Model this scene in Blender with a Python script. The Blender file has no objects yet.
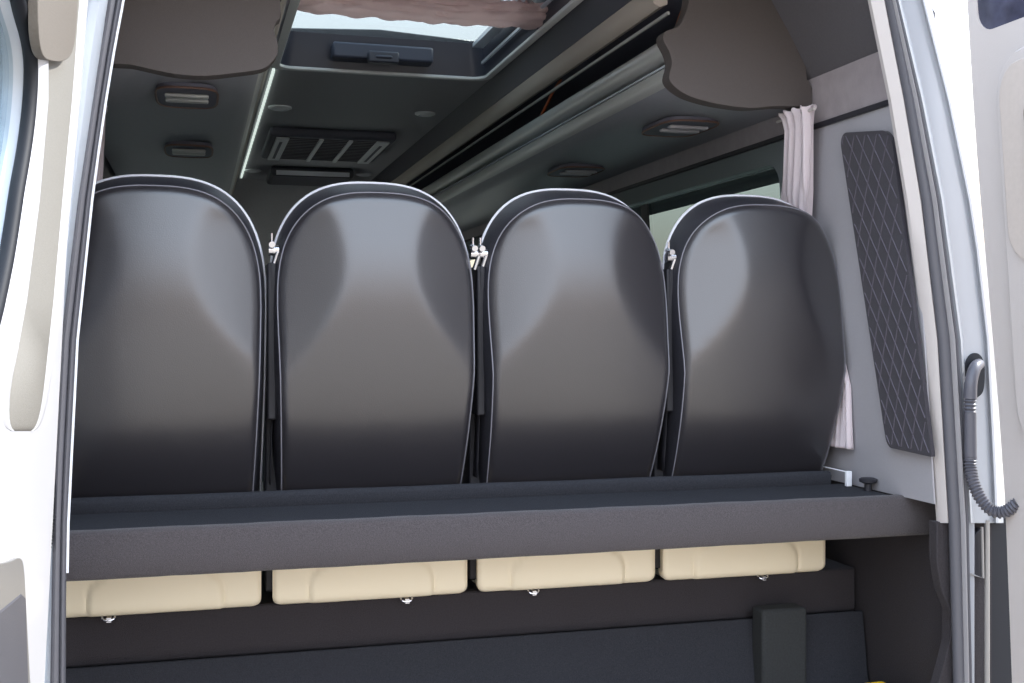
import bpy, bmesh, math, random
from mathutils import Vector
random.seed(4)
C = bpy.context.scene.collection
PI = math.pi
H = 0.95                       # eye height above the van floor (floor is z = 0)
TH = math.radians(15.4); CT, ST = math.cos(TH), math.sin(TH)
F = 1150.0; UV, VV = 512 - F*math.tan(TH), 330.0

# ---------- measuring: a sight line met with a real plane of the van ----------
def on_y(u, v, Y):
    r = (u-UV)*CT/F; D = Y*CT/(1-ST*r)
    return Vector((r*D, Y, (VV-v)*D/F+H))
def on_side(u, v, a, b):       # plane X = a + b*Z  (Z from eye level)
    r = (u-UV)*CT/F; k = (VV-v)/F
    D = a/(r-b*k); X = r*D
    return Vector((X, (D-X*ST)/CT, k*D+H))
def interp(tab, x):
    if x <= tab[0][0]:
        (a, p), (b, q) = tab[0], tab[1]
    elif x >= tab[-1][0]:
        (a, p), (b, q) = tab[-2], tab[-1]
    else:
        for (a, p), (b, q) in zip(tab, tab[1:]):
            if a <= x <= b: break
    return p+(q-p)*(x-a)/(b-a)

# ---------- materials ----------
def mat(name, col, rough=.6, metal=0, spec=.5, noise=0, nscale=200, bump=0, bscale=300, coat=0, sheen=0, trans=0, emit=0, mscale=None):
    m = bpy.data.materials.new(name); m.use_nodes = True
    nt = m.node_tree; b = nt.nodes['Principled BSDF']
    c = [((x/255+.055)/1.055)**2.4 if x > 10 else x/255/12.92 for x in col]
    b.inputs['Base Color'].default_value = (*c, 1)
    b.inputs['Roughness'].default_value = rough; b.inputs['Metallic'].default_value = metal
    b.inputs['Specular IOR Level'].default_value = spec
    b.inputs['Coat Weight'].default_value = coat; b.inputs['Coat Roughness'].default_value = .25
    b.inputs['Sheen Weight'].default_value = sheen
    b.inputs['Transmission Weight'].default_value = trans
    if emit:
        b.inputs['Emission Color'].default_value = (*c, 1); b.inputs['Emission Strength'].default_value = emit
    tc = nt.nodes.new('ShaderNodeTexCoord')
    if noise:
        n = nt.nodes.new('ShaderNodeTexNoise'); n.inputs['Scale'].default_value = nscale; n.inputs['Detail'].default_value = 5
        nt.links.new(tc.outputs['Object'], n.inputs['Vector'])
        r = nt.nodes.new('ShaderNodeValToRGB'); r.color_ramp.elements[0].position = .3; r.color_ramp.elements[1].position = .7
        r.color_ramp.elements[0].color = (*[x*(1-noise) for x in c], 1); r.color_ramp.elements[1].color = (*[min(1, x*(1+noise)) for x in c], 1)
        nt.links.new(n.outputs['Fac'], r.inputs['Fac']); nt.links.new(r.outputs['Color'], b.inputs['Base Color'])
    if bump:
        n2 = nt.nodes.new('ShaderNodeTexNoise'); n2.inputs['Scale'].default_value = bscale; n2.inputs['Detail'].default_value = 4
        nt.links.new(tc.outputs['Object'], n2.inputs['Vector'])
        bp = nt.nodes.new('ShaderNodeBump'); bp.inputs['Strength'].default_value = bump; bp.inputs['Distance'].default_value = .002
        nt.links.new(n2.outputs['Fac'], bp.inputs['Height']); nt.links.new(bp.outputs['Normal'], b.inputs['Normal'])
    return m
def glass(name, col, gloss=.12, rough=.02):
    m = bpy.data.materials.new(name); m.use_nodes = True; nt = m.node_tree; nt.nodes.clear()
    o = nt.nodes.new('ShaderNodeOutputMaterial'); mx = nt.nodes.new('ShaderNodeMixShader')
    t = nt.nodes.new('ShaderNodeBsdfTransparent'); g = nt.nodes.new('ShaderNodeBsdfGlossy')
    t.inputs['Color'].default_value = (*col, 1); g.inputs['Roughness'].default_value = rough
    mx.inputs[0].default_value = gloss
    nt.links.new(t.outputs[0], mx.inputs[1]); nt.links.new(g.outputs[0], mx.inputs[2]); nt.links.new(mx.outputs[0], o.inputs[0])
    return m
def cloth(name, col, tcol, f=.4):
    m = mat(name, col, .9, bump=.3, bscale=500); nt = m.node_tree
    o = [n for n in nt.nodes if n.type == 'OUTPUT_MATERIAL'][0]
    t = nt.nodes.new('ShaderNodeBsdfTranslucent'); t.inputs['Color'].default_value = (*tcol, 1)
    mx = nt.nodes.new('ShaderNodeMixShader'); mx.inputs[0].default_value = f
    nt.links.new(nt.nodes['Principled BSDF'].outputs[0], mx.inputs[1]); nt.links.new(t.outputs[0], mx.inputs[2]); nt.links.new(mx.outputs[0], o.inputs[0])
    return m
M = dict(
    leather=mat('leather', (40, 38, 42), .37, spec=.8, bump=.18, bscale=420, coat=.8),
    leather_side=mat('leather_side', (46, 46, 52), .42, spec=.5, bump=.25, bscale=420),
    piping=mat('piping', (215, 215, 222), .35),
    seam=mat('seam', (120, 120, 128), .6),
    shell=mat('shell', (250, 237, 208), .33, spec=.5),
    carpet=mat('carpet', (70, 65, 67), .95, noise=.28, nscale=420, bump=.9, bscale=600, sheen=.15),
    carpet_dark=mat('carpet_dark', (48, 49, 54), .98, noise=.25, nscale=380, bump=.8, bscale=500, spec=.25),
    post=mat('post', (44, 46, 47), .9, noise=.2, nscale=200),
    carpet_side=mat('carpet_side', (50, 46, 49), .95, noise=.2, nscale=300, bump=.8, bscale=500),
    liner=mat('liner', (174, 172, 176), .85, noise=.07, nscale=250, bump=.3, bscale=500),
    liner_dark=mat('liner_dark', (70, 70, 80), .38, spec=.5),
    lining_dark=mat('lining_dark', (86, 84, 88), .9, noise=.05, nscale=200, bump=.3),
    cap=mat('cap', (78, 72, 70), .7, noise=.04, nscale=300, bump=.25, bscale=600),
    rack=mat('rack', (142, 143, 150), .45, noise=.04, nscale=60),
    recess=mat('recess', (96, 96, 108), .6),
    rail=mat('rail', (186, 187, 184), .35, metal=.2),
    strip=mat('strip', (215, 220, 228), .3, metal=.4),
    band=mat('band', (178, 168, 158), .45),
    surround=mat('surround', (104, 112, 114), .6),
    wall=mat('wall', (158, 157, 162), .6, noise=.02, nscale=200, bump=.1),
    suede=mat('suede', (142, 134, 137), .9, noise=.08, nscale=30, bump=.3, sheen=.4),
    blacktrim=mat('blacktrim', (40, 40, 46), .5),
    paint_shaded=mat('paint_shaded', (156, 159, 165), .25, coat=.6), paint_lit=mat('paint_lit', (200, 206, 212), .3, coat=.5),  # one body paint: sunlight and shade put into the left and right tones
    plastic=mat('plastic', (190, 184, 181), .5, bump=.15, bscale=300),
    doorpanel=mat('doorpanel', (134, 132, 127), .8, noise=.06, nscale=250, bump=.4, bscale=400),
    doorinset=mat('doorinset', (188, 179, 172), .6, noise=.03, nscale=100),
    doorbeige=mat('doorbeige', (110, 104, 97), .8, noise=.04, nscale=200, bump=.3),
    doorskin=mat('doorskin', (206, 207, 212), .3, coat=.3),
    rubber=mat('rubber', (84, 84, 90), .5, bump=.2),
    rubber_dark=mat('rubber_dark', (30, 32, 38), .6, spec=.3),
    rubber_edge=mat('rubber_edge', (140, 138, 140), .4),
    hose=mat('hose', (82, 82, 90), .4),
    quilt=mat('quilt', (46, 43, 51), .62, bump=.3, bscale=500, sheen=.2),
    stitch=mat('stitch', (88, 84, 94), .8),
    curtain=cloth('curtain', (232, 222, 226), (.75, .68, .7), .3),
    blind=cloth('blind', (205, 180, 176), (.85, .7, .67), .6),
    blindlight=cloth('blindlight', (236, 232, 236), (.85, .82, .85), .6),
    chrome=mat('chrome', (200, 200, 205), .2, metal=1),
    orange=mat('orange', (190, 96, 50), .5),
    orange_dull=mat('orange_dull', (112, 84, 72), .5),
    led=mat('led', (225, 240, 232), .3, emit=.6),
    hatchframe=mat('hatchframe', (225, 226, 226), .4),
    hatchdark=mat('hatchdark', (58, 60, 72), .4),
    hatchbox=mat('hatchbox', (66, 70, 86), .45),
    ventframe=mat('ventframe', (225, 227, 230), .4),
    ground=mat('ground', (152, 142, 130), .9, noise=.15, nscale=15),
    yellow=mat('yellow', (250, 205, 10), .4),
    white=mat('white', (238, 240, 244), .4),
    metal=mat('metal', (150, 148, 146), .4, metal=.4),
    strap=mat('strap', (30, 30, 36), .6),
    glass_hatch=glass('glass_hatch', (.50, .53, .52), .1),
    glass_side=glass('glass_side', (.40, .47, .47), .08), glass_front=glass('glass_front', (.85, .9, .88), .08),
    glass_door=glass('glass_door', (.62, .7, .74), .16),
    glass_dark=mat('glass_dark', (66, 68, 86), .15, noise=.5, nscale=14),
)

# ---------- mesh helpers ----------
def link(name, bm, m, parent=None, smooth=True, bevel=0, angle=40, seg=2):
    bmesh.ops.recalc_face_normals(bm, faces=bm.faces)
    me = bpy.data.meshes.new(name); bm.to_mesh(me); bm.free()
    me.materials.append(m if not isinstance(m, str) else M[m])
    o = bpy.data.objects.new(name, me); C.objects.link(o)
    if smooth:
        for p in me.polygons: p.use_smooth = True
        me.set_sharp_from_angle(angle=math.radians(angle))
    if bevel:
        b = o.modifiers.new('bevel', 'BEVEL'); b.width = bevel; b.segments = seg; b.limit_method = 'ANGLE'; b.angle_limit = math.radians(35)
    if parent: o.parent = parent
    return o
def tag(o, label=None, cat=None, group=None, kind=None):
    if label: o['label'] = label
    if cat: o['category'] = cat
    if group: o['group'] = group
    if kind: o['kind'] = kind
    return o
def thing(name, loc, label, cat, group=None):
    o = bpy.data.objects.new(name, None); C.objects.link(o); o.location = loc; o.empty_display_size = .05
    return tag(o, label, cat, group)
def shift(bm, loc):
    bmesh.ops.translate(bm, verts=bm.verts, vec=-Vector(loc)); return bm
def box(bm, x0, x1, y0, y1, z0, z1):
    v = [bm.verts.new((x, y, z)) for x in (x0, x1) for y in (y0, y1) for z in (z0, z1)]
    for f in ((0,1,3,2),(4,6,7,5),(0,4,5,1),(2,3,7,6),(0,2,6,4),(1,5,7,3)): bm.faces.new([v[i] for i in f])
    return bm
def B(*a): return box(bmesh.new(), *a)
def grid(bm, rows, closeu=False, closev=False):
    V = [[bm.verts.new(p) for p in r] for r in rows]
    n, m = len(V), len(V[0])
    for i in range(n if closeu else n-1):
        for j in range(m if closev else m-1):
            a, b, c, d = V[i][j], V[i][(j+1) % m], V[(i+1) % n][(j+1) % m], V[(i+1) % n][j]
            try: bm.faces.new((a, b, c, d))
            except ValueError: pass
    return V
def loft(bm, secs, cap=True):      # closed sections
    V = grid(bm, secs, closev=True)
    if cap: bm.faces.new(V[0]); bm.faces.new(V[-1][::-1])
    return bm
def tube(bm, pts, r, n=10, cap=True):
    pts = [Vector(p) for p in pts]; secs = []; up = None
    for i, p in enumerate(pts):
        t = (pts[min(i+1, len(pts)-1)]-pts[max(i-1, 0)]).normalized()
        if up is None:
            up = t.orthogonal().normalized()
        up = (up-t*up.dot(t)).normalized(); s = t.cross(up)
        rr = r(i) if callable(r) else r
        secs.append([p+(up*math.cos(a)+s*math.sin(a))*rr for a in [2*PI*k/n for k in range(n)]])
    return loft(bm, secs, cap)
def smooth_path(pts, k=6):
    pts = [Vector(p) for p in pts]; out = []
    for i in range(len(pts)-1):
        a, b, c, d = pts[max(i-1, 0)], pts[i], pts[i+1], pts[min(i+2, len(pts)-1)]
        for j in range(k):
            t = j/k
            out.append(.5*((2*b)+(c-a)*t+(2*a-5*b+4*c-d)*t*t+(3*b-a-3*c+d)*t**3))
    return out+[pts[-1]]
def plate(loops, off):             # loops of 3-D points: first the outline, then holes; extruded by off
    bm = bmesh.new(); edges = []; vs = []
    for lp in loops:
        v = [bm.verts.new(p) for p in lp]; vs.append(v)
        edges += [bm.edges.new((v[i], v[(i+1) % len(v)])) for i in range(len(v))]
    bmesh.ops.triangle_fill(bm, use_beauty=True, use_dissolve=False, edges=edges)
    faces = list(bm.faces); off = Vector(off)
    mp = {v: bm.verts.new(v.co+off) for l in vs for v in l}
    for f in faces: bm.faces.new([mp[v] for v in reversed(f.verts)])
    for v in vs:
        for i in range(len(v)):
            a, b = v[i], v[(i+1) % len(v)]
            bm.faces.new((a, b, mp[b], mp[a]))
    return bm
def rrect(x0, x1, y0, y1, r, n=6):
    out = []
    for cx, cy, a0 in ((x1-r, y1-r, 0), (x0+r, y1-r, 90), (x0+r, y0+r, 180), (x1-r, y0+r, 270)):
        for k in range(n+1):
            a = math.radians(a0+90*k/n); out.append((cx+r*math.cos(a), cy+r*math.sin(a)))
    return out
def prof(name, pts, y0, y1, m, parent=None, loc=(0,0,0), **k):   # closed (x, z) profile extruded along the van
    bm = bmesh.new(); loft(bm, [[Vector((x, y0, z)) for x, z in pts], [Vector((x, y1, z)) for x, z in pts]])
    return link(name, shift(bm, loc), m, parent, **k)

# =====================================================================
#  SETTING
# =====================================================================
ZC = .95+H                    # ceiling height
YR = 2.25                     # rear opening plane
YF = 7.45
def wx(z): return 1.608-.07*(z-H+.39)       # inner face of the right side wall at height z
XC = .67
def mir(x): return 2*XC-x

o = link('ground', B(-30, 30, -25, 30, -.75, -.65), 'ground'); tag(o, kind='structure')
o = link('floor', B(mir(1.75), 1.75, 2.2, YF+.1, -.08, 0), 'carpet_dark'); tag(o, kind='structure')
# ceiling with the hatch opening
HX0, HX1, HY0, HY1 = .285, 1.045, 3.05, 4.2
lp = [[(mir(1.45), 2.2), (1.30, 2.2), (1.30, YF+.1), (mir(1.45), YF+.1)], rrect(HX0, HX1, HY0, HY1, .05)]
bm = plate([[Vector((x, y, ZC)) for x, y in l] for l in lp], (0, 0, .06))
o = link('ceiling', bm, 'liner'); tag(o, kind='structure')
# side walls : right
def sidewall(side):
    f = (lambda x: x) if side == 'right' else (lambda x: mir(x)-.11)
    def wq(y, z, d=0): return Vector((f(wx(z)+d), y, z))
    zt, zb = H+.520, H-.393
    # light panel with window opening
    out = [(2.250, zb), (2.80, zb), (2.80, zt), (2.250, zt)]
    bm = plate([[wq(y, z) for y, z in out]], (f(.004)-f(0), 0, 0))
    w = link('wall_'+side, bm, 'wall'); tag(w, kind='structure')
    out = [(2.80, zb), (YF, zb), (YF, zt), (2.80, zt)]
    bm = plate([[wq(y, z) for y, z in out], [wq(y, z) for y, z in rrect(2.86, 5.6, H-.25, H+.462, .06)], [wq(y, z) for y, z in rrect(5.9, 7.35, H-.38, H+.42, .08)]], (f(.05)-f(0), 0, 0))
    link('window_surround', bm, 'surround', w)
    g = plate([[wq(y, z, .04) for y, z in rrect(5.88, 7.37, H-.39, H+.44, .08)]], (f(.006)-f(0), 0, 0))
    g = link('window_4' if side == 'right' else 'window_5', g, 'glass_front'); tag(g, kind='structure')
    g = plate([[wq(y, z, .03) for y, z in rrect(2.85, 5.61, H-.26, H+.475, .06)]], (f(.006)-f(0), 0, 0))
    g = link('window_1' if side == 'right' else 'window_2', g, 'glass_side'); tag(g, kind='structure')
    t = bmesh.new(); 
    for yy in (3.9, 4.8): 
        loft(t, [[wq(yy-.03, z, .022), wq(yy+.03, z, .022), wq(yy+.03, z, .028), wq(yy-.03, z, .028)] for z in (H-.25, H+.455)])
    o = link('pillar', t, 'blacktrim', g)
    # black line, suede band
    def band(name, z0, z1, d0, d1, m, y0=2.262):
        bm = bmesh.new()
        loft(bm, [[wq(y, z0, d0), wq(y, z1, d0), wq(y, z1, .07), wq(y, z0, .07)] for y in (y0, YF)])
        return link(name, bm, m, w, bevel=.002)
    band('trim_strip', H+.518, H+.531, -.008, 0, 'blacktrim')
    band('upper_band', H+.531, H+.650, 0, 0, 'suede')
    # upper lining curving up into the ceiling
    pts = [(wx(H+.65), H+.65), (wx(H+.655)-.012, H+.665), (1.47, H+.76), (1.40, H+.87), (1.28, H+.955), (1.28, H+1.01), (1.48, H+.93), (1.62, H+.72), (1.62, H+.65)]
    bm = bmesh.new(); loft(bm, [[Vector((f(x), y, z)) for x, z in pts] for y in (2.262, YF)])
    o = link('upper_lining', bm, 'lining_dark', w, angle=25)
    # lower carpet and outer skin
    bm = bmesh.new(); loft(bm, [[Vector((f(x), y, z)) for x, z in ((1.70, zb), (1.77, zb), (1.77, -.05), (1.70, -.05))] for y in (2.262, YF)])
    o = link('lower_lining', bm, 'carpet_side', w)
    return w
WR = sidewall('right'); WL = sidewall('left')
# front end: header, dash bulk and windscreen
o = link('wall_front', B(mir(1.8), 1.7, YF, YF+.08, 0, H+.0), 'liner_dark'); tag(o, kind='structure')
o = link('trim_1', B(mir(1.7), 1.6, YF-.02, YF+.08, H+.15, ZC+.02), 'liner'); tag(o, kind='structure')
o = link('window_3', B(mir(1.55), 1.55, YF+.03, YF+.04, H+.0, H+.15), 'glass_front'); tag(o, kind='structure')

# =====================================================================
#  ROOF HATCH
# =====================================================================
hl = (XC, 3.6, ZC)
hatch = thing('roof_hatch', hl, 'glazed roof hatch with pale metal frame in the dark ceiling', 'roof hatch')
bm = plate([[Vector((x, y, ZC-.012)) for x, y in rrect(HX0-.036, HX1+.022, HY0-.03, HY1+.022, .07)], [Vector((x, y, ZC-.012)) for x, y in rrect(HX0+.004, HX1-.004, HY0+.004, HY1-.004, .05)]], (0, 0, .0115))
link('frame', shift(bm, hl), 'hatchframe', hatch, bevel=.003)
bm = bmesh.new(); ring = rrect(HX0, HX1, HY0, HY1, .05); ring2 = rrect(HX0+.02, HX1-.02, HY0+.02, HY1-.02, .05)
rr = [[Vector((x, y, ZC)) for x, y in ring], [Vector((x, y, ZC+.12)) for x, y in ring2],
      [Vector((x, y, ZC+.12)) for x, y in rrect(HX0-.03, HX1+.03, HY0-.03, HY1+.03, .06)], [Vector((x, y, ZC+.0)) for x, y in rrect(HX0-.03, HX1+.03, HY0-.03, HY1+.03, .06)]]
grid(bm, rr, closeu=True, closev=True)
link('surround', shift(bm, hl), 'hatchdark', hatch)
bm = plate([[Vector((x, y, ZC+.121)) for x, y in rrect(HX0-.02, HX1+.02, HY0-.02, HY1+.02, .06)]], (0, 0, .006))
link('glass', shift(bm, hl), 'glass_hatch', hatch)
x0 = on_y(332, 60, HY1-.06).x; x1 = on_y(432, 60, HY1-.06).x
hb = link('handle_box', shift(B(x0, x1, HY1-.09, HY1-.012, ZC+.022, ZC+.078), hl), 'hatchbox', hatch, bevel=.008)
xm = on_y(383, 60, HY1-.1).x
bm = B(xm-.055, xm+.055, HY1-.125, HY1-.085, ZC+.005, ZC+.045); box(bm, xm-.03, xm+.03, HY1-.132, HY1-.12, ZC+.018, ZC+.03)
o = link('latch', shift(bm, hl), 'hatchdark', hatch, bevel=.01)
# bright metal bars added as the reflection on the hatch side wall
bm = B(HX1-.075, HX1-.035, HY0+.05, HY1-.14, ZC+.075, ZC+.09); box(bm, HX1-.028, HX1-.02, HY0+.05, HY1-.08, ZC+.03, ZC+.04)
link('reflection_bar', shift(bm, hl), 'strip', hatch)
# gathered blind
def blind():
    nu, nv = 160, 40; rows = []
    for i in range(nu+1):
        s = i/nu; x = HX0-.005+s*(HX1-HX0+.045); row = []
        e = min(1, (1-s)/.04+.55)
        for j in range(nv):
            a = 2*PI*j/nv
            fold = .005*math.sin(9*a+2.3*math.sin(s*7)+s*3)+.003*math.sin(17*a+s*20)+.004*math.sin(s*46+a*3)+(.006*math.sin(14*a) if s > .95 else 0)
            ry, rz = .085+fold*1.4, .030+fold*.9
            sag = -.006*math.sin(PI*s)
            row.append(Vector((x+.008*math.sin(7*a)*(1 if s > .97 else 0), 3.45+ry*math.cos(a)*e, ZC+.036+sag+rz*math.sin(a)*e)))
        rows.append(row)
    bm = bmesh.new(); loft(bm, rows); return bm
bl = thing('pleated_blind', (XC, 3.45, ZC+.03), 'bunched dusty pink fabric blind pulled across the roof hatch', 'blind')
link('fabric', shift(blind(), (XC, 3.45, ZC+.03)), 'blind', bl, angle=80)
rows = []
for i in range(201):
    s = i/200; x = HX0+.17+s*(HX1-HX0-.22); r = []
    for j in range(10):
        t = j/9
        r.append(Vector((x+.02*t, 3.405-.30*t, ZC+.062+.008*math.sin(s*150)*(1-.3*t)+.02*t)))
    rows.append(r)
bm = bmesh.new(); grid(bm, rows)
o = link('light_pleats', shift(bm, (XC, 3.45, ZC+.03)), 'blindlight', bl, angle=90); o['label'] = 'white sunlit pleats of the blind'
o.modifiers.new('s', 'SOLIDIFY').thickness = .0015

# ceiling spots, vents
spots = [((280, 107), .05, 'oval chrome ceiling light left of centre, just beyond the roof hatch'), ((425, 113), .045, 'oval chrome ceiling light right of centre, just beyond the roof hatch'),
         ((253, 170), .05, 'small chrome ceiling light left of the air conditioning grille, far down the ceiling'), ((364, 174), .05, 'small chrome ceiling light right of the centre, beyond the air conditioning grille')]
for (u, v), r, lab in spots:
    k = (VV-v)/F; D = .95/k; X = (u-UV)*CT/F*D; Y = (D-X*ST)/CT
    t = thing('ceiling_light', (X, Y, ZC), lab, 'ceiling light', 'ceiling lights beyond the hatch')
    bm = bmesh.new(); secs = [[Vector((R_*math.cos(a), R_*math.sin(a), z)) for a in [2*PI*q/24 for q in range(24)]] for R_, z in ((r, 0), (r, -.006), (r*.7, -.012), (r*.55, -.006))]
    loft(bm, secs); link('ring', bm, 'white', t)
    bm = bmesh.new(); loft(bm, [[Vector((R_*math.cos(a), R_*math.sin(a), z)) for a in [2*PI*q/20 for q in range(20)]] for R_, z in ((r*.5, -.004), (r*.45, -.011), (r*.1, -.014))])
    link('lens', bm, 'white', t)
# air conditioning grille
ax0, ax1, ay0, ay1 = .365, .900, 5.48, 6.18
t = thing('ceiling_vent', ((ax0+ax1)/2, 5.83, ZC), 'large rectangular ceiling air grille with three dark openings and pale bars', 'air vent')
L = t.location.copy()
link('housing', shift(B(ax0-.03, ax1+.03, ay0-.03, ay1+.03, ZC-.045, ZC-.0005), L), 'recess', t, bevel=.015)
w = (ax1-ax0)
bm = bmesh.new()
for xa, xb in ((0, .115), (.375, .415), (.635, .675), (.885, 1)): box(bm, ax0+w*xa, ax0+w*xb, ay0, ay1, ZC-.056, ZC-.046)
link('bar', shift(bm, L), 'ventframe', t, bevel=.003)
bm = bmesh.new()
for xa, xb in ((.04, .065), (.93, .955)):
    bm = bmesh.new(); box(bm, ax0+w*xa, ax0+w*xb, ay0+.08, ay1-.08, ZC-.058, ZC-.0565); link('slot', shift(bm, L), 'recess', t)
bm = bmesh.new()
for q in range(14): 
    yy = ay0+.03+q*(ay1-ay0-.06)/13; box(bm, ax0+w*.12, ax0+w*.88, yy-.006, yy+.006, ZC-.05, ZC-.0455)
link('louvre', shift(bm, L), 'liner_dark', t)
t = thing('ceiling_console', (.66, 6.97, ZC), 'dark ceiling console with a bright lower edge at the front of the cabin', 'console')
L = t.location.copy()
link('housing', shift(B(.42, .90, 6.75, 7.2, ZC-.06, ZC-.0005), L), 'liner_dark', t, bevel=.02)
link('edge', shift(B(.45, .87, 6.735, 6.749, ZC-.055, ZC-.03), L), 'strip', t)

# =====================================================================
#  LUGGAGE RACKS
# =====================================================================
CAPR = [(812, 111), (800, 107), (777, 106), (750, 108), (724, 105), (705, 101), (687, 95), (674, 86), (669, 77), (672, 63), (669, 51), (663, 39), (666, 31), (679, 26), (686, 12), (689, 0), (692, -45), (790, -45), (791, 0), (803, 29), (807, 79), (812, 88)]
CAPL = [(20, 60), (60, 61), (118, 64), (132, 65), (150, 69), (175, 74), (205, 76), (235, 73), (262, 69), (272, 62), (278, 52), (277, 40), (274, 30), (277, 21), (281, 17), (280, 0), (277, -45), (20, -45)]
def rack(side):
    f = (lambda x: x) if side == 'right' else mir
    loc = (f(1.4), 4.9, H+.6)
    t = thing('luggage_rack', loc, 'long overhead luggage rack along the right side wall, with pale metal rails' if side == 'right' else 'long overhead luggage rack along the left side wall, seen from below', 'luggage rack')
    def P(name, pts, m, y0=2.72, y1=7.3, **k):
        bm = bmesh.new(); loft(bm, [[Vector((f(x), y, z)) for x, z in pts] for y in (y0, y1)])
        return link(name, shift(bm, loc), m, t, **k)
    # underside tray
    P('tray', [(1.185, H+.64), (1.20, H+.622), (1.24, H+.608), (1.535 if side == 'right' else 1.63, H+.585), (1.525 if side == 'right' else 1.62, H+.61), (1.25, H+.66), (1.2, H+.66)], 'rack')
    # dark back of the open shelf and upper fascia
    P('back_panel', [(1.25, H+.66), (1.45, H+.66), (1.37, H+.87), (1.15, H+.87), (1.15, H+.855), (1.34, H+.855), (1.40, H+.68), (1.25, H+.68)], 'recess')
    P('fascia', [(1.075, H+.948), (1.108, H+.87), (1.125, H+.872), (1.15, H+.948)], 'liner_dark')
    P('moulding', [(1.108, H+.868), (1.112, H+.848), (1.125, H+.828), (1.14, H+.822), (1.16, H+.83), (1.16, H+.868)], 'band')
    # rails
    pts = [(1.185+.030*math.cos(a), H+.728+.030*math.sin(a)) for a in [2*PI*k/20 for k in range(20)]]
    P('rail', pts, 'rail')
    P('thin_strip', [(1.160, H+.812), (1.166, H+.812), (1.166, H+.804), (1.160, H+.804)], 'rail')
    P('edge_strip', [(1.166, H+.683), (1.180, H+.683), (1.18, H+.678), (1.166, H+.678)], 'strip')
    pts = [(1.170, H+.676), (1.172, H+.655), (1.182, H+.640), (1.200, H+.628), (1.22, H+.622), (1.24, H+.65), (1.22, H+.676)]
    P('lower_rail', pts, 'rail')
    P('shelf_lip', [(1.20, H+.70), (1.21, H+.66), (1.25, H+.66), (1.25, H+.70)], 'recess')
    # end cap
    cap = CAPR if side == 'right' else CAPL
    pts = smooth_path([on_y(u, v, 2.655) for u, v in cap], 3) if side == 'left' else smooth_path([on_y(u, v, 2.655) for u, v in cap[:16]], 3)+[on_y(u, v, 2.655) for u, v in cap[16:]]
    bm = plate([pts], (0, .045, 0))
    c = link('end_cap', shift(bm, loc), 'cap', t, bevel=.018, angle=50, seg=4)
    c['label'] = 'grey padded end cap with a wavy outline'
    # air outlets
    for Y, half in ((3.02, .075), (3.92, .075)) if side == 'left' else ((3.1, .085), (4.05, .085)):
        cx = 1.36; bm = bmesh.new()
        zz = H+.5985
        def ov(rx, ry, z, n=28): return [Vector((f(cx)+rx*math.copysign(abs(math.cos(a))**.5, math.cos(a)), Y+ry*math.copysign(abs(math.sin(a))**.5, math.sin(a)), z)) for a in [2*PI*k/n for k in range(n)]]
        loft(bm, [ov(half, .13, zz), ov(half*1.0, .13, zz-.012), ov(half*.85, .11, zz-.014)])
        v_ = link('air_outlet', shift(bm, loc), 'recess', t)
        bm = bmesh.new(); p = ov(half*1.0, .13, zz-.012); tube(bm, p+[p[0]], .0032, 6); link('outlet_ring', shift(bm, loc), 'orange_dull', v_)
        bm = bmesh.new()
        for q in (-.06, .0): box(bm, f(cx)-half*.7, f(cx)+half*.7, Y+q-.012, Y+q+.012, zz-.024, zz-.0145)
        link('louvre', shift(bm, loc), 'rail' if side == 'left' else 'liner', v_, bevel=.004)
    return t
RR = rack('right'); RL = rack('left')
# orange piping on the rack
for pp in ([(563, 76, 1.205), (553, 92, 1.21), (546, 106, 1.21), (541, 117, 1.21)], [(692, -8, 1.21), (688, 0, 1.21), (682, 12, 1.21), (677, 26, 1.21)]):
    bm = bmesh.new(); pts = smooth_path([on_side(u, v, X, 0) for u, v, X in pp], 5)
    tube(bm, pts, .005, 8); link('orange_cord', shift(bm, RR.location), 'orange', RR)
# led line on the left edge of the ceiling
o = link('light_strip', shift(B(.270, .279, 4.25, 7.3, ZC-.012, ZC-.0003), (.275, 5, ZC)), 'led'); o.location = (.275, 5, ZC)
tag(o, 'thin pale light strip running along the left edge of the ceiling', 'light strip')

# =====================================================================
#  SEATS
# =====================================================================
ZT = .308; Z0 = .05; ZB = -.50
def halfw(z, wmax=.226, zt=ZT):
    low = .207 if wmax < .23 else .229
    if z > Z0:
        t = min(1, (z-Z0)/(zt-Z0)); return wmax*max(0, (1-t**2.7))**(1/2.7)
    return wmax-(wmax-low)*min(1, ((Z0-z)/.45))**1.1
def outline(wmax, zt, n_top=44, n_side=18):
    pts = [(-halfw(ZB, wmax, zt)+0, ZB)]
    pts += [(-halfw(ZB+(Z0-ZB)*k/n_side, wmax, zt), ZB+(Z0-ZB)*k/n_side) for k in range(1, n_side)]
    for k in range(n_top+1):
        a = PI-PI*k/n_top; c, s = math.cos(a), math.sin(a)
        pts.append((wmax*math.copysign(abs(c)**(2/2.7), c), Z0+(zt-Z0)*abs(s)**(2/2.7)))
    pts += [(halfw(ZB+(Z0-ZB)*k/n_side, wmax, zt), ZB+(Z0-ZB)*k/n_side) for k in range(n_side-1, -1, -1)]
    return pts
def spine(z):                                 # fore-and-aft line of the rear face: reclined, crown rolling forward
    t = max(z, -.46)+.40
    y = -.60*t+.66*t*t
    if z > .20: y -= .5*(z-.20)**2
    return y
def relief(x, z):
    xb = .074+2.3*(z-.155)**2
    d = abs(x)-xb; k = .007
    sp = k*math.log(1+math.exp(min(40, d/k)))
    fade = 1 if z < .24 else max(0, 1-(z-.24)/.10)
    fz = max(0, min(1, (z+.14)/.06))
    return .34*sp*(.45+.55*fade)*fz + .012*(x/.226)**2
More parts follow.
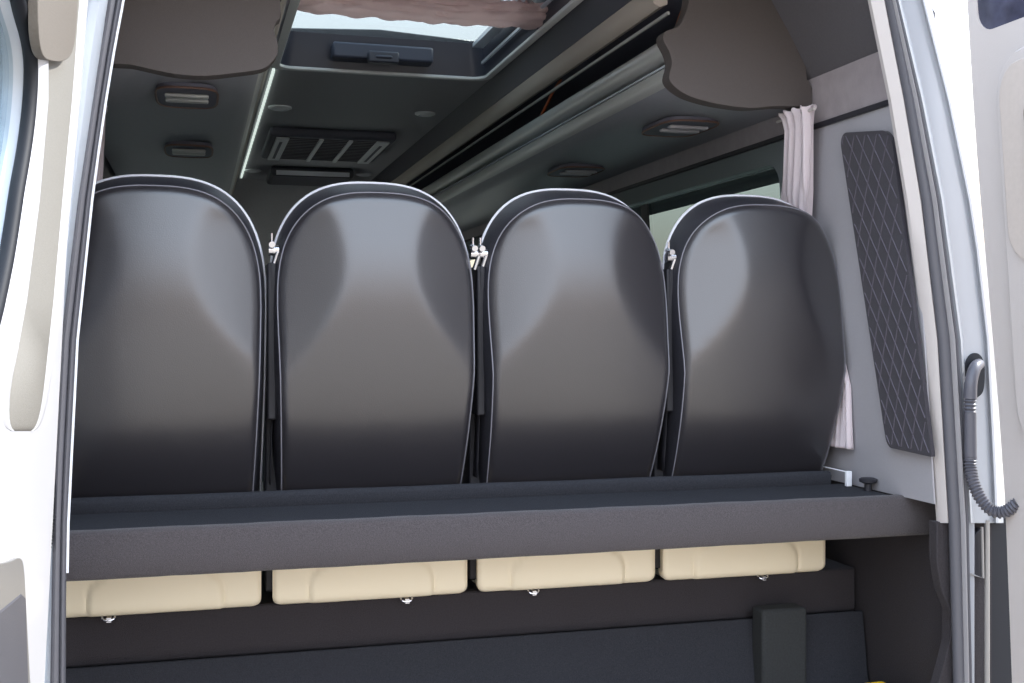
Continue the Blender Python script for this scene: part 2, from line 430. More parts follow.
def make_seat():
    root = thing('passenger_seat', (0, 0, 0), '', 'seat', 'rear row of dark leather seats')
    o0 = outline(.222, ZT); n = len(o0)
    cz = lambda z: max(-.40, min(.12, z))
    rings = []; NR = 40
    bm = bmesh.new()
    for i in range(NR+1):
        p = i/NR
        ring = []
        for x, z in o0:
            zc = .45*cz(z)
            xx, zz = x*p, zc+(z-zc)*p
            y = spine(zz)+relief(xx, zz)
            e = max(0, (p-.93)/.07)
            y += .012*e*e*(1 if zz > ZB+.01 else 1)
            ring.append(Vector((xx, y, zz)))
        rings.append(ring)
    V = grid(bm, rings, closev=True)
    bmesh.ops.remove_doubles(bm, verts=bm.verts, dist=1e-5)
    link('back_cover', bm, 'leather', root, angle=70)
    # side band to the front outline
    o1 = outline(.2355, ZT+.033)
    bm = bmesh.new(); r0 = [v.copy() for v in rings[-1]]; r1 = []; 
    rows = [r0]
    for t in (.08, .3, .6, .9, 1):
        row = []
        for a, (x1, z1) in zip(r0, o1):
            yf = .135+spine(min(z1, .2))
            q = t
            row.append(Vector((a.x+(x1-a.x)*q**.7, a.y+(yf-a.y)*q, a.z+(z1-a.z)*q**.8)))
        rows.append(row)
    # front face, domed
    last = rows[-1]
    for p, d in ((.93, .03), (.7, .05), (.3, .055), (0.02, .055)):
        rows.append([Vector((v.x*p, v.y+d, .45*cz(v.z)+(v.z-.45*cz(v.z))*p)) for v in last])
    grid(bm, rows, closev=True)
    bmesh.ops.remove_doubles(bm, verts=bm.verts, dist=1e-5)
    link('backrest', bm, 'leather_side', root, angle=60)
    bm = bmesh.new(); tube(bm, [v+Vector((0, -.002, 0)) for v in rings[-1]][2:-2], .0015, 6); link('seam', bm, 'seam', root)
    bm = bmesh.new(); tube(bm, [v for v in last][3:-3], .0042, 8); link('piping', bm, 'piping', root)
    # stitch line on the top of the band
    # lower shell in cream plastic
    bm = bmesh.new(); rows = []
    zs = [-.44, -.46, -.48, -.50, -.51, -.52, -.53, -.54, -.55, -.56, -.57, -.58, -.59, -.60, -.61, -.617, -.623, -.627, -.629]
    nx = 90; W = .2275
    for z in zs:
        row = []; 
        q = max(0, (-.607-z)/.022); yb = .02*(1-math.sqrt(max(0, 1-q*q)))
        for i in range(nx+1):
            s = -1+2*i/nx
            cr = .02; zz = z-(-.629)
            wi = W-(cr-math.sqrt(max(0, cr*cr-(cr-zz)**2)) if zz < cr else 0)*1.0
            x = s*wi
            xa = .145-.07*max(0, min(1, (z+.58)/.06))**2-.25*max(0, z+.535)
            st = 1/(1+math.exp(-(xa-abs(x))/.0035))
            gro = math.exp(-((abs(x)-xa)/.005)**2)
            edge = max(0, (abs(s)-.95)/.05)
            row.append(Vector((x, yb-.006*st+.005*gro+.007*edge*edge+.006+.02*s*s*0, z)))
        rows.append(row)
    grid(bm, rows)
    ex = [[Vector((v.x, .16, v.z)) for v in rows[-1]]]
    grid(bm, [rows[-1]]+ex)
    for idx in (0, -1):
        grid(bm, [[r[idx] for r in rows], [Vector((r[idx].x*.985, .05, r[idx].z)) for r in rows]])
    bmesh.ops.remove_doubles(bm, verts=bm.verts, dist=1e-5)
    o = link('lower_shell', bm, 'shell', root, angle=50); o['label'] = 'cream plastic lower shell'
    # hook under the shell
    bm = bmesh.new(); tube(bm, smooth_path([(-.013, .012, -.625), (-.012, .004, -.632), (0, .001, -.635), (.012, .004, -.632), (.013, .012, -.625)]), .0022, 8)
    box(bm, -.004, .006, .0, .02, -.639, -.629)
    link('catch', bm, 'chrome', root)
    link('gap_blocker', box(B(-.242, -.205, .035, .13, -.60, -.18), -.242, -.222, -.045, .06, -.20, .15), 'strap', root, bevel=.004)  # added dark boxes stopping light that shows through the gap between seats
    # cushion
    link('cushion', B(-.215, .215, .19, .62, -.56, -.42), 'leather_side', root, bevel=.04, seg=4)
    # buckle pieces at the left shoulder
    bm = bmesh.new()
    def cyl(c, d, r, l):
        c = Vector(c); d = Vector(d).normalized(); tube(bm, [c-d*l/2, c+d*l/2], r, 14)
    cyl((-.228, -.035, .178), (1, 0, 0), .012, .022); cyl((-.233, -.045, .192), (0, 1, .2), .007, .03)
    cyl((-.224, -.04, .158), (.3, -.2, 1), .006, .034); cyl((-.232, -.035, .203), (0, 0, 1), .003, .026)
    link('belt_guide', bm, 'chrome', root)
    bm = bmesh.new(); rows = []
    for k in range(12):
        s = k/11; z = .15-.50*s; xx = -.234+.004*math.sin(s*3); yy = -.05+.04*s
        rows.append([Vector((xx-.001+.001*j, yy+.0+.046*j, z)) for j in (0, 1)])
    grid(bm, rows); b_ = link('belt_strap', bm, 'strap', root); b_.modifiers.new('s', 'SOLIDIFY').thickness = .0015
    return root
seat = make_seat()
SEATX = [-.083, .397, .877, 1.353]
labs = ['dark leather seat at the left end, partly hidden behind the van pillar',
        'dark leather seat second from the left, below the large ceiling air grille',
        'dark leather seat third from the left, second from the curtain',
        'dark leather seat at the right end, beside the white curtain']
for i, x in enumerate(SEATX):
    if i == 0: r = seat
    else:
        r = seat.copy(); C.objects.link(r)
        for ch in list(seat.children):
            c = ch.copy(); C.objects.link(c); c.parent = r
    r.location = (x, 2.655, H); r['label'] = labs[i]
    for c in list(r.children):
        if c.name.startswith('belt_guide') and i == 1:
            g = c.copy(); C.objects.link(g); g.parent = r; g.location.x = .462
        if c.name.startswith('catch'): c.location.x = (-.10, .08, -.09, .045)[i]

# plinth below the seats
t = thing('seat_plinth', (XC, 3.0, 0), 'dark carpeted plinth under the row of seats', 'plinth')
L = t.location.copy()
link('upper_panel', shift(B(mir(1.68), 1.69, 2.70, 3.3, H-.745, H-.6305), L), 'carpet_side', t, bevel=.006)
bm = bmesh.new(); loft(bm, [[Vector((x, y, z)) for y, z in ((2.665, H-.735), (2.64, H-.90), (2.62, .001), (3.2, .001), (3.2, H-.746), (2.69, H-.746))] for x in (mir(1.68), 1.69)])
o = link('kick_board', shift(bm, L), 'carpet_dark', t, bevel=.004)
bm = B(1.365, 1.49, 2.60, 2.66, .002, H-.70)
link('post', shift(bm, L), 'post', t, bevel=.008)

# =====================================================================
#  PARCEL SHELF
# =====================================================================
ZS = H-.393
t = thing('parcel_shelf', (XC, 2.45, ZS), 'wide grey carpeted parcel shelf across the van behind the seats', 'shelf')
L = t.location.copy()
bm = B(mir(1.60), 1.598, 2.375, 2.615, ZS-.03, ZS)
link('board', shift(bm, L), 'carpet_dark', t, bevel=.003)
# front apron with soft rounded edge, slightly uneven
secs = []
for i in range(61):
    x = mir(1.69)+(1.692-mir(1.69))*i/60; wv = .0004*math.sin(i*.9)+.0003*math.sin(i*2.3)
    pr = [(2.392, .002), (2.374, .003), (2.365, .001), (2.361, -.006), (2.359, -.05), (2.360, -.084), (2.366, -.092), (2.378, -.093), (2.392, -.088)]
    secs.append([Vector((x, y+wv*.6, ZS+z+wv*(1 if z > -.02 else .6))) for y, z in pr])
bm = bmesh.new(); loft(bm, secs)
link('apron', shift(bm, L), 'carpet', t, angle=60)
rows = []
bm = bmesh.new(); secs = []
for i in range(41):
    x = mir(1.60)+(1.56-mir(1.60))*i/40; wv = .0005*math.sin(i*.7)
    secs.append([Vector((x, y, ZS+z+wv)) for y, z in ((2.607, 0), (2.604, .022), (2.608, .031), (2.618, .034), (2.630, .032), (2.634, .02), (2.634, -.02), (2.615, -.02))])
loft(bm, secs); link('rear_lip', shift(bm, L), 'carpet_dark', t, angle=60)
# white bracket and knob at the right end
bm = B(1.572, 1.576, 2.56, 2.70, ZS+.036, ZS+.039); box(bm, 1.572, 1.587, 2.552, 2.562, ZS+.001, ZS+.039)
o = link('shelf_bracket', shift(bm, (1.58, 2.6, ZS)), 'white', bevel=.003); o.location = (1.58, 2.6, ZS)
tag(o, 'small white metal bracket at the right end of the parcel shelf', 'bracket')
p = on_side(868, 495, 1.585, 0)
t = thing('fixing_knob', (p.x, p.y, ZS), 'black screw knob on the parcel shelf beside the white bracket', 'knob')
bm = bmesh.new(); tube(bm, [(0, 0, .0), (0, 0, .022)], .009, 12); link('shank', bm, 'blacktrim', t)
bm = bmesh.new(); loft(bm, [[Vector((R_*math.cos(a), R_*math.sin(a), z)) for a in [2*PI*q/24 for q in range(24)]] for R_, z in ((.012, .018), (.021, .022), (.022, .029), (.016, .032))]); link('head', bm, 'blacktrim', t)

# =====================================================================
#  QUILTED PANEL
# =====================================================================
def quilt():
    A = 1.60+.07*(-.39)  # plane x = A' - .07 Z
    a, b = 1.608-.07*.39-.012, -.07
    cor = [on_side(841, 133, a, b), on_side(893, 130, a, b), on_side(934, 457, a, b), on_side(889, 447, a, b)]  # TL TR BR BL
    def q(s, t, d=0):
        p = cor[0]*(1-s)*(1-t)+cor[1]*s*(1-t)+cor[2]*s*t+cor[3]*(1-s)*t
        return p+Vector((-d, 0, 0))
    o_ = (cor[0]+cor[2])/2
    root = thing('quilted_panel', o_, 'charcoal diamond quilted panel on the pale right side wall', 'panel')
    # rounded outline in (s, t)
    out = []
    for cx, cy, a0, rx, ry in ((1-.16, .05, -90, .16, .05), (1-.02, .985, 0, .02, .015), (.10, .965, 90, .10, .035), (.16, .05, 180, .16, .05)):
        for k in range(9):
            an = math.radians(a0+90*k/8); out.append((cx+rx*math.cos(an), cy+ry*math.sin(an)))
    bm = plate([[q(s, t, -.004) for s, t in out]], (-.010, 0, 0))
    link('pad', shift(bm, o_), 'quilt', root, bevel=.003)
    def inside(s, t):
        c = False; j = len(out)-1
        for i in range(len(out)):
            if (out[i][1] > t) != (out[j][1] > t) and s < (out[j][0]-out[i][0])*(t-out[i][1])/(out[j][1]-out[i][1])+out[i][0]: c = not c
            j = i
        return c
    NS, NT = 4.6, 9.0
    bm = bmesh.new()
    for sg in (1, -1):
        for k in range(-12, 18):
            run = []
            for i in range(161):
                t = .012+.976*i/160
                s = (sg*t*NT+k+.5)/NS
                wob = .0
                if 0.03 < s+wob < .97 and inside(s, t): run.append(q(s+wob, t, .0068))
                else:
                    if len(run) > 1: tube(bm, run, .0013, 5)
                    run = []
            if len(run) > 1: tube(bm, run, .0013, 5)
    link('stitching', shift(bm, o_), 'stitch', root)
quilt()

# =====================================================================
#  CURTAINS
# =====================================================================
def curtain(loc, spec, label, dirn):
    # spec: rows of (z, x, y centre, half length along y, pleat depth)
    t = thing('curtain', loc, label, 'curtain')
    rows = []; N = 120
    for i in range(61):
        s = i/60*(len(spec)-1); k = min(len(spec)-2, int(s)); f_ = s-k; f_ = f_*f_*(3-2*f_)
        z, x, y, hl_, am = [a+(b-a)*f_ for a, b in zip(spec[k], spec[k+1])]
        r = []
        for j in range(N+1):
            q = -1+2*j/N
            ph = q*PI*4.2
            dx = am*(math.sin(ph+.6*math.sin(s*1.3))+.3*math.sin(2.3*ph+s))
            if i < 3: dx *= 1.3; 
            r.append(Vector((x+dx, y+q*hl_+am*.3*math.cos(ph), z+(.004*math.sin(ph*3) if i in (0,) else 0))))
        rows.append(r)
    bm = bmesh.new(); grid(bm, rows)
    o = link('cloth', shift(bm, loc), 'curtain', t, angle=100); o.modifiers.new('s', 'SOLIDIFY').thickness = .002
    bm = bmesh.new(); tube(bm, [(spec[0][1], spec[0][2]-spec[0][3]-.01, spec[0][0]-.012), (spec[0][1], spec[0][2]+spec[0][3]+.03, spec[0][0]-.012)], .004, 8)
    link('heading_cord', shift(bm, loc), 'plastic', t)
    return t
spec = [(H+.565, 1.492, 2.655, .075, .014), (H+.52, 1.496, 2.655, .062, .012), (H+.36, 1.515, 2.70, .07, .012), (H+.15, 1.54, 2.74, .05, .009), (H+.0, 1.562, 2.70, .02, .004), (H-.06, 1.576, 2.60, .022, .005), (H-.14, 1.583, 2.585, .032, .005), (H-.30, 1.588, 2.60, .05, .007)]
curtain((1.52, 2.75, H), spec, 'white gathered curtain hanging between the right end seat and the pale wall', 1)
spec = [(H+.57, -.235, 3.1, .07, .012), (H+.2, -.25, 3.1, .07, .012), (H-.25, -.27, 3.1, .07, .01)]
curtain((-.25, 3.1, H), spec, 'pale pink curtain on the left side, glimpsed between pillar and luggage rack', -1)

# =====================================================================
#  REAR OPENING : right side
# =====================================================================
VS = [-70, -30, 0, 50, 100, 150, 200, 250, 300, 340, 400, 460, 523]
VS2 = VS+[600, 683, 740]
E0 = [(0, 867.6), (100, 888), (200, 904.5), (340, 923.5), (523, 936.5), (700, 940)]
E1 = [(0, 886), (100, 905.5), (200, 922.5), (340, 939), (523, 950), (700, 955)]
E2 = [(0, 894), (100, 917.5), (200, 937), (340, 956), (523, 966.5), (700, 970)]
E3 = [(0, 930), (100, 956), (200, 977), (250, 985), (340, 995), (460, 1001), (523, 1003.5), (700, 1008)]
def ribbon(name, vs, secf, m, parent=None, loc=(0,0,0), **k):
    bm = bmesh.new(); loft(bm, [secf(v) for v in vs]); return link(name, shift(bm, loc), m, parent, **k)
# pale trim strip
tr = ribbon('trim_2', VS, lambda v: [on_y(interp(E0, v), v, 2.262), on_y(interp(E0, v)+3, v, 2.248), on_y(interp(E1, v)-2, v, 2.225), on_y(interp(E1, v), v, 2.235), on_y(interp(E1, v)+3, v, 2.262)+Vector((.01, 0, 0))], 'plastic'); tag(tr, kind='structure')
# rubber weatherstrip, dark inner bulb and paler outer bead
ws = thing('weatherstrip', (1.62, 2.21, H), 'grey rubber door seal edging the right side of the rear opening', 'door seal')
def ws_sec(off, wd, Y):
    def f(v):
        u0, u1 = interp(E1, v), interp(E2, v); c = on_y(u0+(u1-u0)*off, v, Y); rx = (on_y(u0+(u1-u0)*(off+wd), v, Y).x-c.x)
        return [c+Vector((rx*math.cos(a), .014*math.sin(a), 0)) for a in [2*PI*k/10 for k in range(10)]]
    return f
ribbon('bulb', VS2, ws_sec(.30, .32, 2.222), 'rubber', ws, ws.location)
ribbon('bead', VS2, ws_sec(.70, .13, 2.214), 'rubber_edge', ws, ws.location)
ribbon('channel', VS2, ws_sec(.86, .16, 2.222), 'rubber', ws, ws.location)
# painted pillar
def pil(v):
    a, b = interp(E2, v), interp(E3, v)
    return [on_y(a, v, 2.232), on_y(a+(b-a)*.12, v, 2.222), on_y(a+(b-a)*.2, v, 2.235), on_y(a+(b-a)*.75, v, 2.24), on_y(a+(b-a)*.80, v, 2.230), on_y(a+(b-a)*.86, v, 2.231), on_y(a+(b-a)*.9, v, 2.244), on_y(b, v, 2.262), on_y(b, v, 2.262)+Vector((.02, .25, 0)), on_y(a, v, 2.262)+Vector((.03, .25, 0)), on_y(a, v, 2.262)]
pr = ribbon('trim_3', VS, pil, 'paint_shaded', angle=28); tag(pr, kind='structure')
# outer body sides, roof skin, closing the shell
def skin(side):
    f = (lambda x: x) if side == 'right' else mir
    rows = [[Vector((f(x), y, z)) for x, z in ((1.80, -.25), (1.80, H-.3), (1.765, H+.0), (1.72, H+.45), (1.66, H+.78), (1.52, H+1.0), (1.25, H+1.1))] for y in (2.50, YF+.15)]
    return rows
for side in ('right', 'left'):
    bm = bmesh.new(); r = skin(side); 
    hole = None
    # leave the window band open: lower and upper skins
    for a, b in ((0, 2), (3, 6)):
        grid(bm, [[q for q in row[a:b+1]] for row in r])
    o = link('body_side', bm, 'paint_shaded', WR if side == 'right' else WL); o.modifiers.new('s', 'SOLIDIFY').thickness = .004
# roof header above the opening (out of frame) and roof skin
rp = [[Vector((x, y, z)) for x, z in ((mir(1.25), H+1.1), (.67, H+1.13), (1.25, H+1.1))] for y in (2.2, 3.0)]
bm = bmesh.new(); grid(bm, rp); grid(bm, [[Vector((x, y, z)) for x, z in ((mir(1.25), H+1.1), (.67, H+1.13), (1.25, H+1.1))] for y in (4.3, YF+.15)])
for xa, xb in ((mir(1.25), HX0-.035), (HX1+.035, 1.25)): grid(bm, [[Vector((xa, y, H+1.1)), Vector((xb, y, H+1.1))] for y in (3.0, 4.3)])
o = link('roof', bm, 'paint_shaded'); o.modifiers.new('s', 'SOLIDIFY').thickness = .004; tag(o, kind='structure'); o.name = 'trim_4'
o = link('trim_5', B(mir(1.5), 1.5, 2.2, 2.262, ZC-.06, H+1.1), 'paint_shaded'); tag(o, kind='structure')
# black corner below the trim strip
cp = [(937, 522), (937, 560), (941, 588), (950, 610), (950, 640), (944, 665), (937, 690), (934, 740), (972, 740), (966, 640), (964, 560), (963, 522)]
bm = plate([[on_y(u, v, 2.245) for u, v in cp]], (0, .03, 0))
o = link('trim_6', bm, 'carpet_side', bevel=.002, seg=1); tag(o, kind='structure')
# body jamb below the pillar: light strip, hinge plate, dark gap
jb = ribbon('trim_7', [520, 600, 683, 740], lambda v: [on_y(967, v, 2.24), on_y(975, v, 2.236), on_y(975, v, 2.262)+Vector((0, .1, 0)), on_y(967, v, 2.262)+Vector((0, .1, 0))], 'paint_shaded', bevel=.003); tag(jb, kind='structure')
db = ribbon('trim_8', [515, 600, 683, 740], lambda v: [on_y(974, v, 2.27), on_y(1012, v, 2.27), on_y(1012, v, 2.34), on_y(974, v, 2.34)], 'rubber_dark'); tag(db, kind='structure')
hl_ = on_y(976, 555, 2.23)
t = thing('door_hinge', hl_, 'dark hinge plate with pale edge below the right cable hose', 'hinge')
bm = plate([[on_y(u, v, 2.245) for u, v in ((968, 543), (981, 528), (984, 530), (983, 576), (980, 578), (968, 572))]], (0, .02, 0))
link('plate', shift(bm, hl_), 'blacktrim', t, bevel=.002)
bm = bmesh.new(); tube(bm, [on_y(982, 527, 2.235), on_y(983, 578, 2.235), on_y(968, 573, 2.235)], .003, 8); link('edge', shift(bm, hl_), 'metal', t)
bm = bmesh.new(); tube(bm, [on_y(987, 520, 2.24), on_y(987, 740, 2.24)], .006, 10); link('post', shift(bm, hl_), 'metal', t)

# cable conduit right
def hose_mesh(pts, r, pitch=.0075):
    P = smooth_path(pts, 40); L_ = 0; secs = []
    out = [P[0]]; 
    for a, b in zip(P, P[1:]): L_ += (b-a).length
    n = int(L_/pitch)*6; seg = L_/n; acc = 0; cur = P[0]; i = 0; res = [P[0]]
    d = 0
    cum = [0]
    for a, b in zip(P, P[1:]): cum.append(cum[-1]+(b-a).length)
    res = []
    j = 0
    for q in range(n+1):
        s = q*seg
        while j < len(P)-2 and cum[j+1] < s: j += 1
        tt = (s-cum[j])/max(1e-9, cum[j+1]-cum[j]); res.append(P[j].lerp(P[j+1], min(1, tt)))
    bm = bmesh.new(); tube(bm, res, lambda k: r*(1+.14*math.cos(k/6*2*PI)), 14)
    return bm
def mm(u, v, Y): return on_y(u, v, Y)
cl = mm(972, 380, 2.22)
t = thing('cable_hose', cl, 'dark corrugated cable hose looping from the right pillar to the right door', 'cable hose', 'corrugated door cable hoses')
# grommet
pts = [mm(u, v, 2.232) for u, v in ((966, 400), (965, 375), (966, 362), (972, 354), (979, 354), (984, 362), (985, 378), (983, 392), (977, 398))]
bm = plate([smooth_path(pts, 4)], (0, .015, 0)); link('grommet', shift(bm, cl), 'rubber_dark', t, bevel=.003)
bm = bmesh.new(); tube(bm, smooth_path([mm(979, 364, 2.225), mm(975, 368, 2.205), mm(971, 382, 2.196), mm(970, 399, 2.195)], 8), lambda k: .0125+.0008*k/8, 14); link('elbow', shift(bm, cl), 'hose', t)
bm = bmesh.new(); tube(bm, [mm(970, 411, 2.195), mm(970.5, 459, 2.195)], .0135, 16); link('sleeve', shift(bm, cl), 'hose', t)
bm = hose_mesh([mm(970, 397, 2.195), mm(970, 405, 2.195), mm(970, 412, 2.195)], .0128); link('bellows', shift(bm, cl), 'hose', t)
bm = hose_mesh([mm(970.5, 457, 2.195), mm(970.5, 468, 2.193), mm(973, 482, 2.18), mm(981, 499, 2.16), mm(993, 511, 2.14), mm(1006, 511, 2.12), mm(1018, 503, 2.10)], .0128); link('bellows', shift(bm, cl), 'hose', t)

# =====================================================================
#  REAR OPENING : left side
# =====================================================================
G3 = [(0, 124.5), (73, 111), (187, 94.5), (340, 78.5), (457, 72.5), (540, 68.5), (700, 68)]
G1 = [(0, 108), (60, 99), (200, 78), (340, 61), (457, 54.5), (540, 52.5), (700, 50)]
G0 = [(0, 90), (60, 80), (200, 66), (340, 53), (457, 46), (540, 44), (700, 42)]
ws = thing('weatherstrip', (-.2, 2.2, H), 'grey rubber door seal edging the left side of the rear opening', 'door seal')
def wl(o0, o1, Y, dep=.012):
    def f(v):
        u0, u1 = interp(G1, v), interp(G3, v)-2; a = on_y(u0+(u1-u0)*o0, v, Y); b = on_y(u0+(u1-u0)*o1, v, Y); c = (a+b)/2; rx = (b.x-a.x)/2
        return [c+Vector((rx*math.cos(q), dep*math.sin(q), 0)) for q in [2*PI*k/12 for k in range(12)]]
    return f
ribbon('bulb', VS2, wl(.0, .62, 2.21, .016), 'rubber', ws, ws.location)
ribbon('bead', VS2, wl(.55, .99, 2.212, .012), 'rubber', ws, ws.location)
o = ribbon('edge_line', VS+[573], lambda v: [on_y(interp(G3, v)-2.2, v, 2.21), on_y(interp(G3, v)+.3, v, 2.215), on_y(interp(G3, v)+.3, v, 2.24), on_y(interp(G3, v)-2.2, v, 2.24)], 'white', ws, ws.location)
o['label'] = 'thin white lip along the seal'
def pl(v):
    a, b = interp(G0, v), interp(G1, v)+1
    return [on_y(a-4, v, 2.24), on_y(a+(b-a)*.1, v, 2.228), on_y(a+(b-a)*.5, v, 2.215), on_y(b, v, 2.215), on_y(b+8, v, 2.262), on_y(b+2, v, 2.262)+Vector((-.03, .25, 0)), on_y(a-4, v, 2.262)+Vector((-.05, .25, 0))]
o = ribbon('trim_9', VS2, pl, 'paint_lit', angle=40); tag(o, kind='structure')

# left cable hose
cl = on_y(50, 470, 2.2)
t = thing('cable_hose', cl, 'black corrugated cable hose beside the left door seal', 'cable hose', 'corrugated door cable hoses')
bm = hose_mesh([on_y(51.5, 478, 2.205), on_y(50.5, 500, 2.2), on_y(49.5, 525, 2.195), on_y(47.5, 545, 2.19), on_y(43, 556, 2.18)], .0075, .006); link('bellows', shift(bm, cl), 'rubber_dark', t)
bm = bmesh.new(); tube(bm, [on_y(52.5, 428, 2.208), on_y(52.3, 450, 2.206), on_y(51.5, 480, 2.205)], lambda k: (.003, .0065, .0072)[k], 12); link('sleeve', shift(bm, cl), 'rubber_dark', t)

# =====================================================================
#  DOORS
# =====================================================================
# left door: leaning plane X = a + b Z, hinge at Y = 2.16
LA, LB = -.228, .048
def lx(y, z, d=0): return Vector((LA+LB*(z-H)+d, y, z))
def lp_(u, v, d=0):
    p = on_side(u, v, LA+d, LB); return p
win = [(-60, -60), (8, -60), (13, -25), (20, 10), (28, 40), (31, 70), (29, 110), (24, 150), (17, 190), (11, 230), (4, 270), (-10, 330), (-30, 380), (-70, 400), (-110, 380)]
wp = smooth_path([lp_(u, v) for u, v in win], 3)
yn = min(p.y for p in wp)-.1
outer = [lx(2.19, -.2), lx(2.19, H+.98), lx(yn, H+.98), lx(yn, -.2)]
bm = plate([outer, wp], (-.05, 0, 0))
dl = link('door_1', bm, 'doorskin', bevel=.006); tag(dl, kind='structure')
# glass
c = sum(wp, Vector())/len(wp)
bm = plate([[c+(p-c)*1.03+Vector((-.022, 0, 0)) for p in wp]], (-.005, 0, 0)); link('window_glass', bm, 'glass_door', dl)
# gasket ring
bm = bmesh.new(); tube(bm, wp+[wp[0], wp[1]], .0095, 10); link('window_gasket', bm, 'rubber_dark', dl)
# inner lining panel with rounded ridge edges
LEd = [(-60, 22), (0, 28), (88, 33), (200, 23), (300, 9), (380, 0), (450, -5)]
REd = [(-60, 88), (0, 80), (88, 73), (200, 62), (340, 50), (450, 44)]
prof_ = ()
def pan(v):
    a, b = interp(LEd, v), interp(REd, v); A_ = lp_(a, v); B_ = lp_(b, v); g = max(.05, min(1, (432-v)/110)); w_ = max(.0, 1-(max(0, v-350)/82)**4)**.25; m_ = A_.lerp(B_, .45); A_ = m_.lerp(A_, w_+.01); B_ = m_.lerp(B_, w_+.01)
    pts = [A_.lerp(B_, q)+Vector((d*g, 0, 0)) for q, d in prof_]
    return pts+[p+Vector((-.01-(p.x-A_.x)*0, 0, 0)) if False else Vector((LA+LB*(p.z-H)-.01, p.y, p.z)) for p in reversed(pts)]
vv = (-60, -20, 20, 60, 100, 150, 200, 250, 300, 350, 375, 390, 400, 410, 418, 424, 428, 431)
for nm, mt, prof_ in (('lining', 'doorpanel', ((.14, 0), (.15, .008), (.85, .008), (.86, 0))), ('ridge', 'doorskin', ((0, 0), (.02, .012), (.07, .017), (.12, .012), (.16, .004))), ('ridge', 'doorskin', ((.84, .004), (.88, .012), (.93, .017), (.98, .012), (1, 0)))):
    bm = bmesh.new(); loft(bm, [pan(v) for v in vv]); link(nm, bm, mt, dl, angle=50)
# beige upper pad
smooth_path_ = lambda q: [(p.x, p.y) for p in smooth_path([Vector((a, b, 0)) for a, b in q], 4)]
pp = [(38, -60), (38, 0), (39, 35), (43, 55), (52, 61), (66, 60), (74, 46), (78, 0), (80, -60)]
bm = plate([[lp_(u, v, .021) for u, v in smooth_path_(pp)]], (-.012, 0, 0)); o = link('upper_pad', bm, 'doorbeige', dl, bevel=.003)
# lower pocket
pp = smooth_path([lp_(u, v, .006) for u, v in [(-60, 570), (-20, 566), (8, 562), (20, 558), (24, 568), (26, 600), (28, 640), (31, 700), (31, 760), (-60, 760)]], 4)
bm = plate([pp], (-.02, 0, 0)); link('lower_pocket', bm, 'metal', dl, bevel=.004)
pp = [lp_(u, v, .008) for u, v in [(-60, 628), (0, 612), (22, 594), (26, 598), (27, 640), (29, 700), (29, 760), (-60, 760)]]
bm = plate([pp], (-.012, 0, 0)); link('pocket_liner', bm, 'rubber', dl, bevel=.002)

# right door: leaning plane X = a + b Z
RA, RB = 1.675, -.077
def rxp(u, v, d=0): return on_side(u, v, RA-d, RB)
RE = [(-60, 965), (0, 967), (100, 973), (150, 976.5), (200, 980.5), (250, 985), (400, 998), (500, 1005), (600, 1009), (683, 1012), (760, 1015)]
edge = [rxp(interp(RE, v), v) for v in (-70, 0, 50, 100, 150, 200, 250, 300, 400, 500, 600, 683, 760)]
zt_, zb_ = edge[0].z, edge[-1].z
def ryz(y, z, d=0): return Vector((RA+RB*(z-H)-d, y, z))
wn = [ryz(y, z) for y, z in rrect(1.38, 2.12, H+.637, H+.95, .045)]
zt_ = H+1.02; outer = [ryz(edge[0].y, zt_)]+edge+[ryz(1.26, zb_), ryz(1.26, zt_)]
bm = plate([outer, wn], (.05, 0, 0))
dr = link('door_2', bm, 'plastic'); tag(dr, kind='structure')
c = sum(wn, Vector())/len(wn)
bm = plate([[c+(p-c)*1.005+Vector((.003, 0, 0)) for p in wn]], (.006, 0, 0)); link('window_glass', bm, 'glass_dark', dr)
# padded inner lining
def pad(name, r, d, th, m, bev):
    return link(name, plate([[ryz(y, z, d) for y, z in rrect(*r)]], (-th, 0, 0)), m, dr, bevel=bev, seg=3)
pad('lining', (1.36, 2.06, H-.26, H+.575, .10), .004, .012, 'plastic', .006)
pad('lining_inset', (1.42, 2.045, H+.14, H+.55, .07), .0165, .004, 'doorinset', .002)
pad('grab_handle', (1.70, 1.965, H+.26, H+.465, .03), .021, .008, 'rubber_dark', .003)

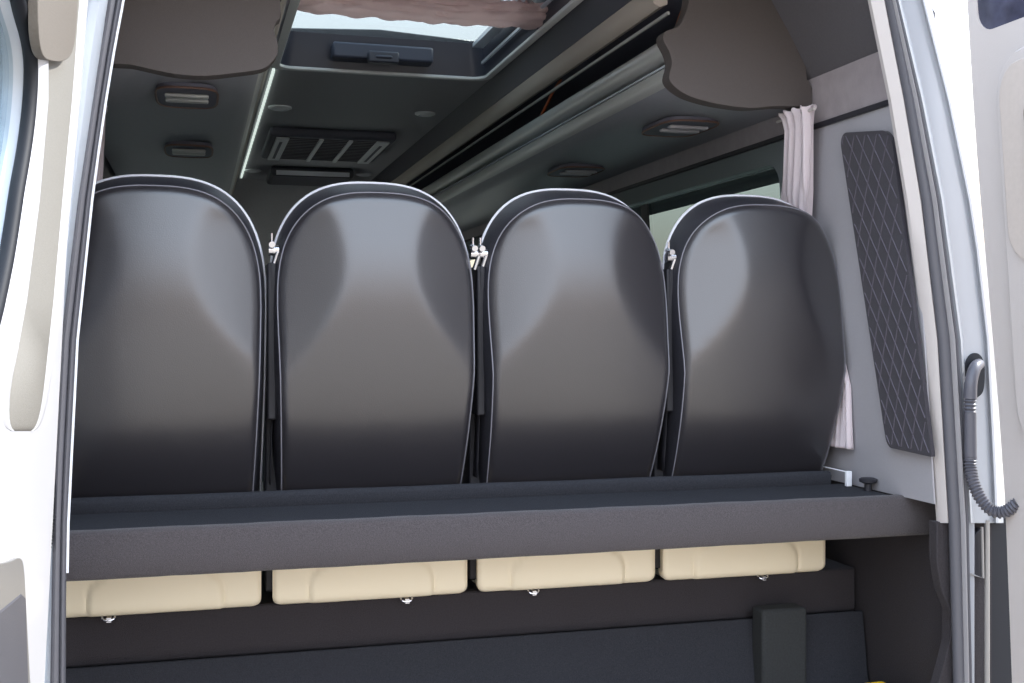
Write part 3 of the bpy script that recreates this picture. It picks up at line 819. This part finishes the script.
# yellow object at the bottom
p = on_y(904, 683, 2.35)
t = thing('yellow_case', (p.x, 2.40, 0), 'yellow plastic case standing on the load floor at the bottom right', 'case')
zt = on_y(900, 679, 2.50).z
link('body', B(on_y(893, 683, 2.35).x-p.x+.015, on_y(908, 683, 2.35).x-p.x+.03, -.06, .10, .001, zt-.004), 'yellow', t, bevel=.012, seg=4)
link('lid', B(on_y(893, 683, 2.35).x-p.x+.012, on_y(908, 683, 2.35).x-p.x+.033, -.062, .102, zt-.02, zt), 'yellow', t, bevel=.008, seg=3)

# =====================================================================
#  LIGHT, CAMERA
# =====================================================================
W = bpy.data.worlds.new('w'); bpy.context.scene.world = W; W.use_nodes = True
nt = W.node_tree; bg = nt.nodes['Background']
tc = nt.nodes.new('ShaderNodeTexCoord'); sx = nt.nodes.new('ShaderNodeSeparateXYZ'); rp = nt.nodes.new('ShaderNodeValToRGB')
nt.links.new(tc.outputs['Generated'], sx.inputs[0]); nt.links.new(sx.outputs['Z'], rp.inputs['Fac']); nt.links.new(rp.outputs['Color'], bg.inputs['Color'])
cr = rp.color_ramp; cr.elements[0].position = 0; cr.elements[0].color = (.30, .25, .21, 1); cr.elements[1].position = 1; cr.elements[1].color = (.55, .72, 1, 1)
for p_, c_ in ((.06, (.46, .37, .31, 1)), (.14, (.62, .57, .54, 1)), (.28, (.92, .99, 1.14, 1)), (.6, (.80, .92, 1.08, 1))):
    e = cr.elements.new(p_); e.color = c_
bg.inputs['Strength'].default_value = 2.7
s = bpy.data.lights.new('sun', 'SUN'); s.energy = 4.5; s.angle = math.radians(.6); s.color = (1, .95, .88)
so = bpy.data.objects.new('sun', s); C.objects.link(so)
so.rotation_euler = Vector((-.75, 0, -.72)).to_track_quat('-Z', 'Y').to_euler()

cam = bpy.data.cameras.new('camera'); co = bpy.data.objects.new('camera', cam); C.objects.link(co)
co.location = (0, 0, H); co.rotation_euler = (PI/2, 0, -TH)
cam.sensor_width = 36; cam.lens = F/1024*36; cam.shift_y = -(341.5-VV)/1024
cam.clip_start = .02
bpy.context.scene.camera = co
vs = bpy.context.scene.view_settings
vs.view_transform = 'Standard'; vs.look = 'None'; vs.gamma = 1; vs.use_curve_mapping = False; vs.exposure = .6
